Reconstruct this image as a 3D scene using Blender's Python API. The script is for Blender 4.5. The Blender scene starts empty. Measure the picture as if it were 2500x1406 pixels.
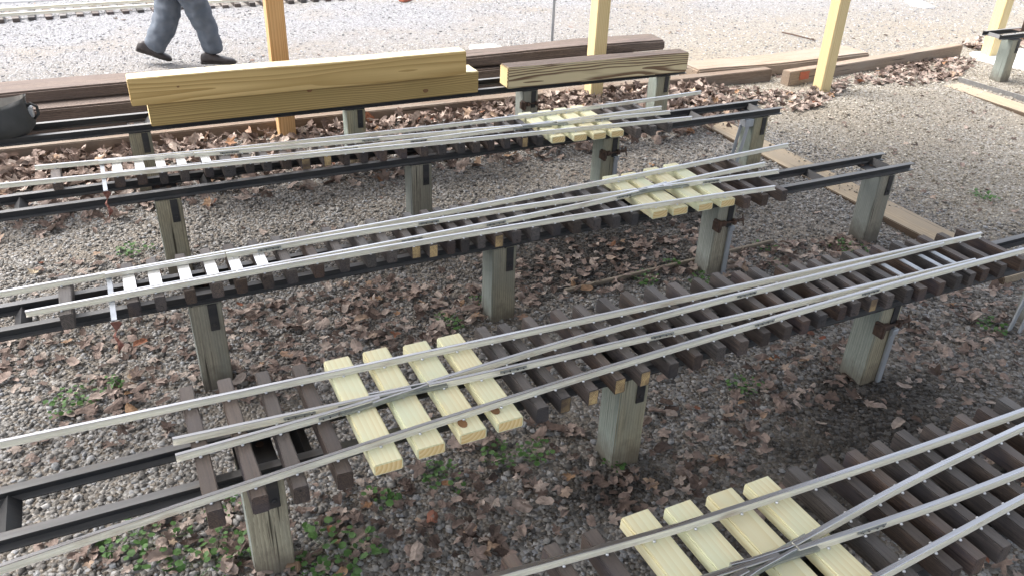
import bpy, bmesh, math, random
import numpy as np
from mathutils import Vector, Matrix

random.seed(7); RNG = np.random.default_rng(7)
SC = bpy.context.scene
COL = SC.collection
R = math.radians

# ------------------------------------------------------------------ camera
CAM_H = 2.0; F = 2022.0; PITCH, ROLL, YAW = .5228, -.04094, .46851
_cy, _sy = math.cos(YAW), math.sin(YAW)
FWD = np.array([_sy*math.cos(PITCH), _cy*math.cos(PITCH), -math.sin(PITCH)])
_r0 = np.array([_cy, -_sy, 0.]); _d0 = np.cross(FWD, _r0)
RIGHT = math.cos(ROLL)*_r0 + math.sin(ROLL)*_d0
DOWN = -math.sin(ROLL)*_r0 + math.cos(ROLL)*_d0
cam = bpy.data.cameras.new('camera'); camo = bpy.data.objects.new('camera', cam); COL.objects.link(camo)
camo.matrix_world = Matrix(((RIGHT[0], -DOWN[0], -FWD[0], 0), (RIGHT[1], -DOWN[1], -FWD[1], 0),
                            (RIGHT[2], -DOWN[2], -FWD[2], CAM_H), (0, 0, 0, 1)))
cam.sensor_width = 36; cam.lens = 36*F/2500; cam.clip_start = .05; cam.clip_end = 500
SC.camera = camo

def at(u, v, z=0.):
    """photo pixel (2500 wide) -> point on the level plane z"""
    d = RIGHT*((u-1250)/F) + DOWN*((v-703)/F) + FWD
    t = (z-CAM_H)/d[2]
    return (d[0]*t, d[1]*t, z)
def aty(u, v, y):
    d = RIGHT*((u-1250)/F) + DOWN*((v-703)/F) + FWD
    t = y/d[1]
    return (d[0]*t, y, CAM_H+d[2]*t)

# ------------------------------------------------------------------ light
SUN_EL, SUN_AZ = R(56), R(-48)          # azimuth from +y towards +x
W = bpy.data.worlds.new('World'); SC.world = W; W.use_nodes = True
nt = W.node_tree; bg = nt.nodes['Background']
sky = nt.nodes.new('ShaderNodeTexSky'); sky.sky_type = 'NISHITA'; sky.sun_disc = False
sky.sun_elevation = SUN_EL; sky.sun_rotation = SUN_AZ; sky.air_density = 1.0; sky.dust_density = 6.0; sky.ozone_density = .6
hs = nt.nodes.new('ShaderNodeHueSaturation'); hs.inputs['Saturation'].default_value = .45
nt.links.new(sky.outputs[0], hs.inputs['Color']); nt.links.new(hs.outputs[0], bg.inputs[0]); bg.inputs[1].default_value = .135
sl = bpy.data.lights.new('sun', 'SUN'); sl.energy = .75; sl.angle = R(25); sl.color = (1, .97, .93)
so = bpy.data.objects.new('sun', sl); COL.objects.link(so)
sd = Vector((math.sin(SUN_AZ)*math.cos(SUN_EL), math.cos(SUN_AZ)*math.cos(SUN_EL), math.sin(SUN_EL)))
so.rotation_euler = sd.to_track_quat('Z', 'Y').to_euler(); so.location = (0, 0, 20)
SC.view_settings.view_transform = 'Standard'; SC.view_settings.look = 'None'
SC.view_settings.exposure = 1.97; SC.view_settings.gamma = 1
SC.cycles.max_bounces = 6; SC.cycles.use_denoising = True

# ------------------------------------------------------------------ materials
def new_mat(name, rough=.7, metal=0., spec=.5):
    m = bpy.data.materials.new(name); m.use_nodes = True
    n = m.node_tree.nodes; b = n['Principled BSDF']
    b.inputs['Roughness'].default_value = rough; b.inputs['Metallic'].default_value = metal
    b.inputs['Specular IOR Level'].default_value = spec
    return m, n, m.node_tree.links, b
def node(n, typ, **kw):
    x = n.new('ShaderNode'+typ)
    for k, v in kw.items():
        if k.startswith('i_'):
            key = k[2:]; key = int(key) if key.isdigit() else key.replace('_', ' ')
            x.inputs[key].default_value = v
        else: setattr(x, k, v)
    return x
def ramp(n, l, src, stops, interp='LINEAR'):
    r = n.new('ShaderNodeValToRGB'); r.color_ramp.interpolation = interp
    e = r.color_ramp.elements
    while len(e) < len(stops): e.new(.5)
    for q, (p, c) in zip(e, stops): q.position = p; q.color = (*c, 1) if len(c) == 3 else c
    l.new(src, r.inputs[0]); return r.outputs[0]
def mix(n, l, fac, a, b, mode='MIX'):
    x = n.new('ShaderNodeMix'); x.data_type = 'RGBA'; x.blend_type = mode
    for s, v in ((0, fac), (6, a), (7, b)):
        if hasattr(v, 'links'): l.new(v, x.inputs[s])
        elif s == 0: x.inputs[0].default_value = v
        else: x.inputs[s].default_value = (*v, 1)
    return x.outputs[2]
def math_(n, l, op, a, b=None):
    x = n.new('ShaderNodeMath'); x.operation = op
    for i, v in enumerate((a, b)):
        if v is None: continue
        if hasattr(v, 'links'): l.new(v, x.inputs[i])
        else: x.inputs[i].default_value = v
    return x.outputs[0]
def bump(n, l, b, h, strength=.3, dist=.005):
    x = n.new('ShaderNodeBump'); x.inputs['Strength'].default_value = strength; x.inputs['Distance'].default_value = dist
    l.new(h, x.inputs['Height']); l.new(x.outputs[0], b.inputs['Normal'])
def coords(n, l, scale=(1, 1, 1), rnd=6.):
    """object coordinates shifted by the object's own random number"""
    tc = n.new('ShaderNodeTexCoord'); oi = n.new('ShaderNodeObjectInfo')
    mp = n.new('ShaderNodeMapping'); mp.inputs['Scale'].default_value = scale
    v = n.new('ShaderNodeVectorMath'); v.operation = 'ADD'
    r = math_(n, l, 'MULTIPLY', oi.outputs['Random'], rnd)
    l.new(tc.outputs['Object'], mp.inputs[0]); l.new(mp.outputs[0], v.inputs[0]); l.new(r, v.inputs[1])
    return v.outputs[0], tc.outputs['Object'], oi.outputs['Random']

def wood(name, light, dark, axis='Y', ring=55, dist=3., pith=(.01, .02), rough=.65, fib=.5, blotch=None, blotch_amt=.5,
         cracks=0., spec=.35, contrast=(.25, .75), var=.25, bumps=.25, wdet=2.5, wsc=14., bdet=5., satv=0., mud=False, dust=None, dust_amt=.7):
    m, n, l, b = new_mat(name, rough, 0, spec)
    k = 'XYZ'.index(axis)
    s = [1., 1., 1.]; s[k] = .07
    tc = n.new('ShaderNodeTexCoord'); oi = n.new('ShaderNodeObjectInfo')
    mp = n.new('ShaderNodeMapping'); mp.inputs['Scale'].default_value = s
    loc = [pith[0], pith[1], pith[1]]; loc[k] = 0; mp.inputs['Location'].default_value = loc
    l.new(tc.outputs['Object'], mp.inputs[0])
    # shift along the grain and across it by the object's random number
    cmb = n.new('ShaderNodeCombineXYZ')
    for i in range(3):
        l.new(math_(n, l, 'MULTIPLY', oi.outputs['Random'], 3.1 if i == k else .06), cmb.inputs[i])
    v = n.new('ShaderNodeVectorMath'); v.operation = 'ADD'; l.new(mp.outputs[0], v.inputs[0]); l.new(cmb.outputs[0], v.inputs[1])
    wv = node(n, 'TexWave', wave_type='RINGS', rings_direction=axis, wave_profile='SAW')
    wv.inputs['Scale'].default_value = ring; wv.inputs['Distortion'].default_value = dist
    wv.inputs['Detail'].default_value = wdet; wv.inputs['Detail Scale'].default_value = wsc; wv.inputs['Detail Roughness'].default_value = .55
    l.new(v.outputs[0], wv.inputs['Vector'])
    s2 = [160., 160., 160.]; s2[k] = 3.
    fv, _, rnd = coords(n, l, s2, 40.)
    fn = node(n, 'TexNoise', i_Scale=1., i_Detail=4.); l.new(fv, fn.inputs['Vector'])
    g = math_(n, l, 'ADD', math_(n, l, 'MULTIPLY', wv.outputs['Fac'], 1-fib), math_(n, l, 'MULTIPLY', fn.outputs['Fac'], fib))
    c = ramp(n, l, g, [(contrast[0], light), (contrast[1], dark)])
    if blotch:
        s3 = [9., 9., 9.]; s3[k] = 2.2
        bv, _, _ = coords(n, l, s3, 20.)
        bn = node(n, 'TexNoise', i_Scale=1., i_Detail=bdet); l.new(bv, bn.inputs['Vector'])
        f = ramp(n, l, bn.outputs['Fac'], [(.42, (0, 0, 0)), (.68, (blotch_amt,)*3)])
        c = mix(n, l, f, c, blotch)
    if cracks:
        s4 = [60., 60., 60.]; s4[k] = 1.6
        cv, _, _ = coords(n, l, s4, 30.)
        cn = node(n, 'TexNoise', i_Scale=1., i_Detail=2.); l.new(cv, cn.inputs['Vector'])
        f = ramp(n, l, cn.outputs['Fac'], [(.28, (cracks,)*3), (.34, (0, 0, 0))])
        c = mix(n, l, f, c, tuple(x*.22 for x in dark))
    if mud:
        so_ = n.new('ShaderNodeSeparateXYZ'); l.new(tc.outputs['Object'], so_.inputs[0])
        mn = node(n, 'TexNoise', i_Scale=22., i_Detail=5.); l.new(tc.outputs['Object'], mn.inputs['Vector'])
        hgt = math_(n, l, 'ADD', so_.outputs[2], math_(n, l, 'MULTIPLY', mn.outputs['Fac'], -.16))
        c = mix(n, l, ramp(n, l, math_(n, l, 'ADD', math_(n, l, 'MULTIPLY', hgt, 4.), .5), [(.22, (.75,)*3), (.62, (0, 0, 0))]), c, (.11, .088, .066))
    if dust:
        gn = n.new('ShaderNodeNewGeometry'); sx = n.new('ShaderNodeSeparateXYZ'); l.new(gn.outputs['Normal'], sx.inputs[0])
        dn = node(n, 'TexNoise', i_Scale=9., i_Detail=5.); l.new(fv, dn.inputs['Vector']); dn.inputs['Scale'].default_value = .35
        up = ramp(n, l, sx.outputs[2], [(.5, (0, 0, 0)), (.85, (dust_amt,)*3)])
        f = math_(n, l, 'MULTIPLY', up, ramp(n, l, dn.outputs['Fac'], [(.3, (.45,)*3), (.65, (1., 1., 1.))]))
        c = mix(n, l, f, c, dust)
    hsv = n.new('ShaderNodeHueSaturation')
    r7 = math_(n, l, 'FRACT', math_(n, l, 'MULTIPLY', rnd, 7.31))
    l.new(math_(n, l, 'ADD', math_(n, l, 'MULTIPLY', r7, 2*satv), 1-satv), hsv.inputs['Saturation'])
    l.new(math_(n, l, 'ADD', math_(n, l, 'MULTIPLY', rnd, 2*var), 1-var), hsv.inputs['Value']); l.new(c, hsv.inputs['Color'])
    l.new(hsv.outputs[0], b.inputs['Base Color'])
    bump(n, l, b, g, bumps, .002)
    return m

M = {}
M['new_pine'] = wood('new_pine', (.80, .765, .53), (.70, .62, .36), 'Y', 20, 7., (.012, -.06), .55, .3, (.67, .735, .54), .7, var=.05, contrast=(.15, 1.), wdet=1., wsc=.5, bumps=.12)
M['knot'] = wood('knot_wood', (.30, .17, .08), (.16, .08, .035), 'Z', 200, 2., var=.1)
M['pine_end'] = wood('pine_end', (.82, .65, .35), (.70, .50, .22), 'Y', 24, .5, (.0, -.05), .7, .15, var=.08)
M['old_tie'] = wood('old_tie', (.13, .10, .083), (.036, .030, .029), 'Y', 60, 4., (.01, .02), .55, .75, (.05, .047, .055), .85, cracks=.85, var=.38, satv=.6, spec=.5, contrast=(.32, .68), dust=(.135, .118, .106), dust_amt=.72, bumps=.5)
M['raw_end'] = wood('raw_end', (.66, .50, .25), (.24, .15, .08), 'Y', 60, 2., fib=.7, var=.2, blotch=(.09, .065, .05), blotch_amt=1.)
M['post'] = wood('weathered_post', (.42, .385, .27), (.19, .165, .115), 'Z', 30, 4., (.06, .05), .8, .65, (.26, .27, .22), .8, cracks=.95, var=.18, satv=.3, mud=True, bumps=.5)
M['post_green'] = wood('mossy_post_side', (.34, .36, .315), (.16, .19, .172), 'Z', 30, 4., (.06, .05), .8, .65, (.25, .29, .265), .8, cracks=.8, var=.18, satv=.3, mud=True, bumps=.5)
M['amber'] = wood('amber_timber', (.66, .48, .21), (.43, .28, .095), 'X', 22, 11., (.03, -.07), .55, .38, (.56, .40, .16), .4, var=.03, bdet=1., wdet=1., wsc=.55, bumps=.1, spec=.55)
M['amber2'] = wood('olive_timber', (.53, .38, .15), (.27, .18, .065), 'X', 24, 13., (.02, .05), .55, .32, (.37, .27, .10), .5, var=.03, bdet=1., wdet=1., wsc=.5, bumps=.1, spec=.55)
M['skylit_top'] = wood('skylit_timber_top', (.82, .76, .55), (.70, .60, .37), 'X', 13, 8., (.03, -.07), .5, .25, (.74, .66, .44), .4, var=.03, wdet=1., wsc=.5, bumps=.1)  # skylight on the timber tops, put into a paler wood colour
M['zebra'] = wood('flaking_timber', (.66, .56, .35), (.19, .12, .07), 'X', 27, 15., (.05, -.035), .75, .30, None, .55, contrast=(.40, .62), var=.02, wdet=1.5, wsc=.5)
M['rail_tie'] = wood('railroad_tie', (.225, .178, .152), (.06, .047, .041), 'X', 26, 6., (.1, .05), .85, .65, (.125, .10, .09), .9, cracks=.9, var=.12, bumps=.6)
M['tan_timber'] = wood('sunbleached_timber', (.34, .265, .20), (.16, .118, .085), 'X', 26, 6., (.1, .05), .85, .65, (.27, .23, .19), .8, cracks=.8, var=.08, bumps=.6)
M['roof_post'] = wood('yellow_post', (.72, .61, .37), (.52, .39, .18), 'Z', 26, 6., (.03, .06), .65, .5, (.62, .50, .27), .5, var=.1, wdet=1.2, wsc=.5)
M['orange_post'] = wood('orange_post', (.64, .42, .22), (.44, .255, .10), 'Z', 22, 6., (.03, .06), .65, .5, (.58, .40, .22), .5, var=.02, wdet=1.2, wsc=.5)
M['plank'] = wood('sandy_plank', (.46, .375, .265), (.27, .21, .145), 'Y', 20, 4., (.1, .04), .85, .7, (.30, .255, .195), .9, cracks=.8, var=.05)
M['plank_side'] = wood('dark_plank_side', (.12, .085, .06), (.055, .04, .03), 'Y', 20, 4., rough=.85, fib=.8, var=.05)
M['edge'] = wood('edging_wood', (.25, .19, .145), (.11, .08, .06), 'X', 26, 6., (.1, .05), .85, .65, (.21, .18, .15), .8, cracks=.9, var=.08, bumps=.6)
M['stick'] = wood('grey_strip', (.30, .26, .20), (.17, .14, .11), 'X', 30, 3., rough=.85, fib=.8, var=.1)

def metal(name, col, col2, rough, metallic, scale=(2, 60, 60), amt=.6, rust=None, rust_amt=.35, spec=.5):
    m, n, l, b = new_mat(name, rough, metallic, spec)
    v, o, rnd = coords(n, l, scale, 9.)
    nz = node(n, 'TexNoise', i_Scale=1., i_Detail=5.); l.new(v, nz.inputs['Vector'])
    f = ramp(n, l, nz.outputs['Fac'], [(.35, (0, 0, 0)), (.7, (amt,)*3)])
    c = mix(n, l, f, col, col2)
    if rust:
        v2, _, _ = coords(n, l, (7, 30, 30), 5.)
        n2 = node(n, 'TexNoise', i_Scale=1., i_Detail=6.); l.new(v2, n2.inputs['Vector'])
        f2 = ramp(n, l, n2.outputs['Fac'], [(.58, (0, 0, 0)), (.72, (rust_amt,)*3)])
        c = mix(n, l, f2, c, rust)
        l.new(math_(n, l, 'MULTIPLY', math_(n, l, 'SUBTRACT', 1., f2), metallic), b.inputs['Metallic'])
    l.new(c, b.inputs['Base Color'])
    l.new(math_(n, l, 'ADD', math_(n, l, 'MULTIPLY', nz.outputs['Fac'], .25), rough-.12), b.inputs['Roughness'])
    bump(n, l, b, nz.outputs['Fac'], .06, .001)
    return m
M['alu'] = metal('aluminium_rail', (.88, .855, .74), (.68, .655, .57), .42, .15, (2.5, 110, 110), .9, (.40, .29, .19), .5)
M['alu_top'] = metal('polished_rail_head', (.56, .56, .57), (.40, .40, .41), .28, 1., (1.5, 120, 120), .7)
M['alu_bar'] = metal('aluminium_bar', (.80, .78, .70), (.66, .64, .57), .45, .35, (2, 70, 70), .7)
M['plate'] = metal('bare_plate', (.86, .86, .86), (.74, .74, .74), .30, .75, (30, 30, 30), .5)
M['fish'] = metal('fishplate_steel', (.40, .42, .40), (.24, .26, .25), .5, .6, (30, 30, 30), .7)
M['bolt'] = metal('dark_bolt', (.05, .045, .04), (.10, .06, .04), .5, .3, (50, 50, 50), .7)
M['screw'] = metal('zinc_screw', (.66, .67, .69), (.5, .5, .52), .38, .8, (50, 50, 50), .3)
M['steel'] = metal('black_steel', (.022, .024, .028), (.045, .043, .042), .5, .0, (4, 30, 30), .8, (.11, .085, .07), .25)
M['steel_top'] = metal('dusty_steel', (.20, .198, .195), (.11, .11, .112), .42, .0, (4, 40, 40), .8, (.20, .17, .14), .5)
M['galv'] = metal('galvanised_steel', (.46, .49, .53), (.34, .37, .40), .45, .4, (30, 30, 6), .7)
M['rust'] = metal('rusty_iron', (.10, .062, .045), (.05, .036, .03), .75, .1, (40, 40, 40), .9, (.17, .085, .045), .6)

def plain(name, col, col2, rough=.8, scale=20., metal_=0., bmp=.2, spec=.4):
    m, n, l, b = new_mat(name, rough, metal_, spec)
    v, o, rnd = coords(n, l, (scale,)*3, 9.)
    nz = node(n, 'TexNoise', i_Scale=1., i_Detail=6.); l.new(v, nz.inputs['Vector'])
    l.new(ramp(n, l, nz.outputs['Fac'], [(.32, col), (.68, col2)]), b.inputs['Base Color'])
    bump(n, l, b, nz.outputs['Fac'], bmp, .004)
    return m
M['cloth'] = plain('grey_trousers', (.095, .115, .145), (.14, .16, .192), .9, 14., bmp=.1)
M['jacket'] = plain('dark_jacket', (.05, .055, .065), (.08, .08, .09), .9)
M['skin'] = plain('skin', (.50, .33, .25), (.56, .38, .29), .55)
M['shoe'] = plain('black_leather', (.035, .03, .03), (.06, .05, .048), .42, 30., bmp=.1)
M['sole'] = plain('rubber_sole', (.03, .028, .026), (.06, .05, .045), .8)
M['bag'] = plain('black_canvas', (.035, .038, .038), (.065, .068, .07), .8, 9., bmp=.5)
M['bag_in'] = plain('grey_lining', (.11, .11, .105), (.17, .16, .15), .9)
M['concrete'] = plain('pale_concrete', (.62, .62, .62), (.76, .76, .75), .85, 6.)
M['lid'] = plain('pale_green_lid', (.60, .66, .62), (.70, .75, .71), .6, 10.)
M['red'] = plain('red_cloth', (.16, .06, .045), (.26, .12, .095), .8, 60.)
M['red_paint'] = plain('red_paint', (.40, .10, .06), (.30, .12, .08), .8, 40.)
M['paper'] = plain('paper_tag', (.78, .80, .76), (.55, .74, .66), .7, 40.)
M['roof'] = plain('roof_boards', (.17, .14, .105), (.24, .20, .15), .8, 3.)

DAMP_SHADE = [(2.15, 3.25, .75, .36), (1.75, 3.68, 1.1, .30), (2.85, 3.55, .55, .28), (2.45, 1.62, .55, .3), (1.30, 1.72, .22, .13), (2.5, 1.75, .3, .2), (1.9, 1.35, .8, .2)]  # dark ellipses: part damp soil, part shade painted into the colour
def damp_shade(n, l, c):
    """dark patches on ground and stones: part wet soil, part painted shade"""
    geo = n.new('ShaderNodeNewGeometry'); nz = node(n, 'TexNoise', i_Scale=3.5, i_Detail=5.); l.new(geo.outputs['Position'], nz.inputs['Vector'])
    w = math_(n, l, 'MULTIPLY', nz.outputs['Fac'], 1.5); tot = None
    for x, y, rx, ry in DAMP_SHADE:
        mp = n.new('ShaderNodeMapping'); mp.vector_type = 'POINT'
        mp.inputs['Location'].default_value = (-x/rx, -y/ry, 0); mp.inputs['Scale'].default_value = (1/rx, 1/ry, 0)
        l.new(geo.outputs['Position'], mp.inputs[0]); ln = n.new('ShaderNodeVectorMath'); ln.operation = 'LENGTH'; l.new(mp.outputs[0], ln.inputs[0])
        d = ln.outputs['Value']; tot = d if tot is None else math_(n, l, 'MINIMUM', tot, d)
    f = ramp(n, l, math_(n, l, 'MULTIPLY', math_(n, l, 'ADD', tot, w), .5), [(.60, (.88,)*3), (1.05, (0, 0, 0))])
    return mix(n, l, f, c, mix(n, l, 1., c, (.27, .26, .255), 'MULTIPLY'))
def gravel_mat():
    m, n, l, b = new_mat('gravel_ground', .9, 0, .25)
    geo = n.new('ShaderNodeNewGeometry'); P = geo.outputs['Position']
    vo = node(n, 'TexVoronoi', i_Scale=74.); l.new(P, vo.inputs['Vector'])
    vo2 = node(n, 'TexVoronoi', i_Scale=130.); l.new(P, vo2.inputs['Vector'])
    sep = n.new('ShaderNodeSeparateColor'); l.new(vo.outputs['Color'], sep.inputs[0])
    sep2 = n.new('ShaderNodeSeparateColor'); l.new(vo2.outputs['Color'], sep2.inputs[0])
    c1 = ramp(n, l, sep.outputs[0], STONE)
    c2 = ramp(n, l, sep2.outputs[1], [(0, (.075, .062, .05)), (.5, (.17, .15, .125)), (1, (.30, .27, .235))])
    pick = ramp(n, l, sep.outputs[2], [(.35, (0, 0, 0)), (.40, (1, 1, 1))])
    c = mix(n, l, pick, c2, c1)
    # earth showing through in large patches
    nz = node(n, 'TexNoise', i_Scale=1.1, i_Detail=7., i_Roughness=.6); l.new(P, nz.inputs['Vector'])
    d = ramp(n, l, nz.outputs['Fac'], [(.46, (0, 0, 0)), (.64, (.8, .8, .8))])
    nz2 = node(n, 'TexNoise', i_Scale=30., i_Detail=5.); l.new(P, nz2.inputs['Vector'])
    earth = ramp(n, l, nz2.outputs['Fac'], [(.3, (.155, .135, .11)), (.7, (.30, .265, .222))])
    c = mix(n, l, d, c, earth)
    sx = n.new('ShaderNodeSeparateXYZ'); l.new(P, sx.inputs[0])
    aisle = ramp(n, l, math_(n, l, 'MULTIPLY', sx.outputs[0], .1), [(.40, (0, 0, 0)), (.46, (.35, .35, .35))])
    c = mix(n, l, aisle, c, ramp(n, l, nz2.outputs['Fac'], [(.3, (.19, .165, .12)), (.7, (.36, .32, .25))]))
    # the yard past the timbers is paler crushed limestone
    sp = n.new('ShaderNodeSeparateXYZ'); l.new(P, sp.inputs[0])
    wob = math_(n, l, 'ADD', sp.outputs[1], math_(n, l, 'MULTIPLY', nz.outputs['Fac'], 1.6))
    far = ramp(n, l, math_(n, l, 'MULTIPLY', wob, .1), [(.755, (0, 0, 0)), (.96, (1, 1, 1))])
    pale = ramp(n, l, sep.outputs[1], [(0, (.125, .126, .132)), (.45, (.215, .219, .232)), (1, (.34, .345, .37))])
    nz3 = node(n, 'TexNoise', i_Scale=.55, i_Detail=6., i_Roughness=.65); l.new(P, nz3.inputs['Vector'])
    pale = mix(n, l, ramp(n, l, nz3.outputs['Fac'], [(.48, (0, 0, 0)), (.66, (.75,)*3)]), pale, earth)
    c = mix(n, l, math_(n, l, 'MULTIPLY', far, .85), c, pale)
    c = damp_shade(n, l, c); l.new(c, b.inputs['Base Color'])
    h = math_(n, l, 'SUBTRACT', 1., vo.outputs['Distance'])
    bump(n, l, b, h, .9, .012)
    return m
STONE = [(0, (.085, .08, .075)), (.25, (.165, .157, .146)), (.55, (.265, .255, .24)), (.8, (.34, .33, .312)), (.94, (.28, .29, .305)), (1, (.46, .45, .435))]
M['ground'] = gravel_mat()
def island_mat(name, stops, rough=.85, noise=30., amt=.35, spec=.3, trans=0.):
    m, n, l, b = new_mat(name, rough, 0, spec)
    geo = n.new('ShaderNodeNewGeometry')
    c = ramp(n, l, geo.outputs['Random Per Island'], stops)
    nz = node(n, 'TexNoise', i_Scale=noise, i_Detail=4.); l.new(geo.outputs['Position'], nz.inputs['Vector'])
    f = ramp(n, l, nz.outputs['Fac'], [(.3, (1-amt,)*3), (.7, (1+amt*.5,)*3)])
    c = mix(n, l, 1., c, f, 'MULTIPLY')
    if name == 'gravel_stone': c = damp_shade(n, l, c)
    l.new(c, b.inputs['Base Color']); bump(n, l, b, nz.outputs['Fac'], .25, .002)
    if trans:
        tr = n.new('ShaderNodeBsdfTranslucent'); l.new(c, tr.inputs[0]); ms = n.new('ShaderNodeMixShader'); ms.inputs[0].default_value = trans
        l.new(b.outputs[0], ms.inputs[1]); l.new(tr.outputs[0], ms.inputs[2])
        l.new(ms.outputs[0], n['Material Output'].inputs[0])
    return m
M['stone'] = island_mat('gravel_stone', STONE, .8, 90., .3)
M['stone_pale'] = island_mat('limestone_chip', [(0, (.105, .104, .106)), (.4, (.205, .206, .214)), (.8, (.31, .314, .33)), (1, (.58, .585, .61))], .8, 60., .3)
M['leaf'] = island_mat('dead_leaf', [(0, (.07, .048, .039)), (.2, (.16, .115, .095)), (.45, (.26, .195, .165)), (.7, (.36, .285, .245)),
                                     (.94, (.44, .37, .32)), (.982, (.32, .19, .10)), (.994, (.25, .075, .05)), (1, (.50, .42, .30))], .75, 45., .4, .35, .12)
M['stone_tan'] = island_mat('tan_gravel', [(0, (.12, .105, .08)), (.3, (.22, .195, .155)), (.6, (.32, .29, .235)), (.9, (.43, .40, .34)), (1, (.58, .55, .49))], .8, 90., .3)
M['weed'] = island_mat('weed_leaf', [(0, (.045, .10, .03)), (.6, (.09, .19, .05)), (1, (.16, .27, .08))], .55, 40., .3, .4, .25)

# ------------------------------------------------------------------ mesh helpers
class MB:
    def __init__(s): s.v = []; s.f = []; s.m = []
    def add(s, vs, fs, mi=0):
        o = len(s.v); s.v += [tuple(map(float, p)) for p in vs]; s.f += [tuple(i+o for i in f) for f in fs]; s.m += [mi]*len(fs)
    def box(s, x0, x1, y0, y1, z0, z1, mi=0, top=None):
        s.add([(x0, y0, z0), (x1, y0, z0), (x1, y1, z0), (x0, y1, z0), (x0, y0, z1), (x1, y0, z1), (x1, y1, z1), (x0, y1, z1)],
              [(3, 2, 1, 0)], mi)
        o = len(s.v)-8
        for f in ((0, 1, 5, 4), (1, 2, 6, 5), (2, 3, 7, 6), (3, 0, 4, 7)): s.f.append(tuple(i+o for i in f)); s.m.append(mi)
        s.f.append((o+4, o+5, o+6, o+7)); s.m.append(mi if top is None else top)
    def tube(s, pts, r, n=8, mi=0, cap=True):
        P = [Vector(p) for p in pts]; rs = r if isinstance(r, (list, tuple)) else [r]*len(P)
        vs = []; fs = []; prev = None
        for i, p in enumerate(P):
            t = (P[min(i+1, len(P)-1)]-P[max(i-1, 0)]).normalized()
            a = prev if prev is not None else (Vector((0, 0, 1)) if abs(t.z) < .9 else Vector((1, 0, 0)))
            u = (a - t*a.dot(t)).normalized(); w = t.cross(u); prev = u
            for k in range(n):
                an = 2*math.pi*k/n; vs.append(p + (u*math.cos(an)+w*math.sin(an))*rs[i])
        for i in range(len(P)-1):
            for k in range(n): fs.append((i*n+k, i*n+(k+1) % n, (i+1)*n+(k+1) % n, (i+1)*n+k))
        if cap: fs += [tuple(range(n-1, -1, -1)), tuple(range((len(P)-1)*n, len(P)*n))]
        s.add(vs, fs, mi)
    def sweep(s, path, prof, mi=0, mis=None):
        """profile (offset, height) swept along a level path of (x, y, z)"""
        n = len(prof); vs = []; fs = []
        for i, p in enumerate(path):
            a = path[max(i-1, 0)]; c = path[min(i+1, len(path)-1)]
            t = Vector((c[0]-a[0], c[1]-a[1], 0)).normalized(); nn = Vector((-t.y, t.x, 0))
            for q in prof: vs.append((p[0]+nn.x*q[0], p[1]+nn.y*q[0], p[2]+q[1]))
        o = len(s.v); s.add(vs, [], mi)
        for i in range(len(path)-1):
            for k in range(n):
                s.f.append((o+i*n+k, o+i*n+(k+1) % n, o+(i+1)*n+(k+1) % n, o+(i+1)*n+k)); s.m.append(mis[k] if mis else mi)
        s.f.append(tuple(o+k for k in range(n-1, -1, -1))); s.m.append(mi)
        s.f.append(tuple(o+(len(path)-1)*n+k for k in range(n))); s.m.append(mi)
    def mesh(s, name, mats, bevel=0., smooth=False, seg=1):
        me = bpy.data.meshes.new(name); me.from_pydata(s.v, [], s.f)
        for m in (mats if isinstance(mats, (list, tuple)) else [mats]): me.materials.append(M[m])
        me.polygons.foreach_set('material_index', s.m)
        bm = bmesh.new(); bm.from_mesh(me)
        bmesh.ops.recalc_face_normals(bm, faces=bm.faces)
        if bevel:
            es = [e for e in bm.edges if len(e.link_faces) == 2 and e.calc_face_angle(0) > .5]
            bmesh.ops.bevel(bm, geom=es, offset=bevel, segments=seg, affect='EDGES', clamp_overlap=True)
        for f in bm.faces: f.smooth = smooth
        bm.to_mesh(me); bm.free(); me.update()
        return me
def link(name, me, parent=None, loc=(0, 0, 0), rz=0.):
    o = bpy.data.objects.new(name, me); COL.objects.link(o); o.location = loc; o.rotation_euler = (0, 0, rz)
    if parent: o.parent = parent
    return o
def tag(o, label, cat, group=None, kind=None):
    if label: o['label'] = label
    if cat: o['category'] = cat
    if group: o['group'] = group
    if kind: o['kind'] = kind
    return o
def thing(name, label, cat, loc=(0, 0, 0), rz=0., group=None):
    return tag(link(name, None, None, loc, rz), label, cat, group)
def struct(name, me):
    o = link(name, me); o['kind'] = 'structure'; return o
def timber_mesh(lx, ly, lz, mat, bevel=.006, rough_amt=.004, seg=10, z0=0., axis='x', ends=None, top=None):
    """slightly irregular sawn timber, centred in x and y, base at z0"""
    b = MB(); n = seg; L = lx if axis == 'x' else ly; W_ = ly if axis == 'x' else lx
    vs = []; fs = []
    ph = [random.uniform(0, 6) for _ in range(8)]
    for i in range(n+1):
        t = i/n; a = (t-.5)*L
        for k, (u, w) in enumerate(((-.5, 0), (.5, 0), (.5, 1), (-.5, 1))):
            du = rough_amt*math.sin(ph[k]+t*9)+random.uniform(-1, 1)*rough_amt*.5; dw = rough_amt*math.sin(ph[k+4]+t*7)*(1 if w else .2)+random.uniform(-1, 1)*rough_amt*.4*w
            q = (a, u*W_+du, z0+w*lz+dw)
            vs.append(q if axis == 'x' else (q[1], q[0], q[2]))
    for i in range(n):
        for k in range(4): fs.append((i*4+k, i*4+(k+1) % 4, i*4+4+(k+1) % 4, i*4+4+k))
    b.add(vs, fs, 0); b.add([], [], 0)
    b.f.append((3, 2, 1, 0)); b.m.append(0 if ends is None else 1); b.f.append(tuple(n*4+k for k in range(4))); b.m.append(0 if ends is None else 1)
    me = b.mesh('timber', [mat]+([ends or mat] if ends or top else [])+([top] if top else []), bevel, seg=2)
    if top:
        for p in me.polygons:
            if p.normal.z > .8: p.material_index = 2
    return me

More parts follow.
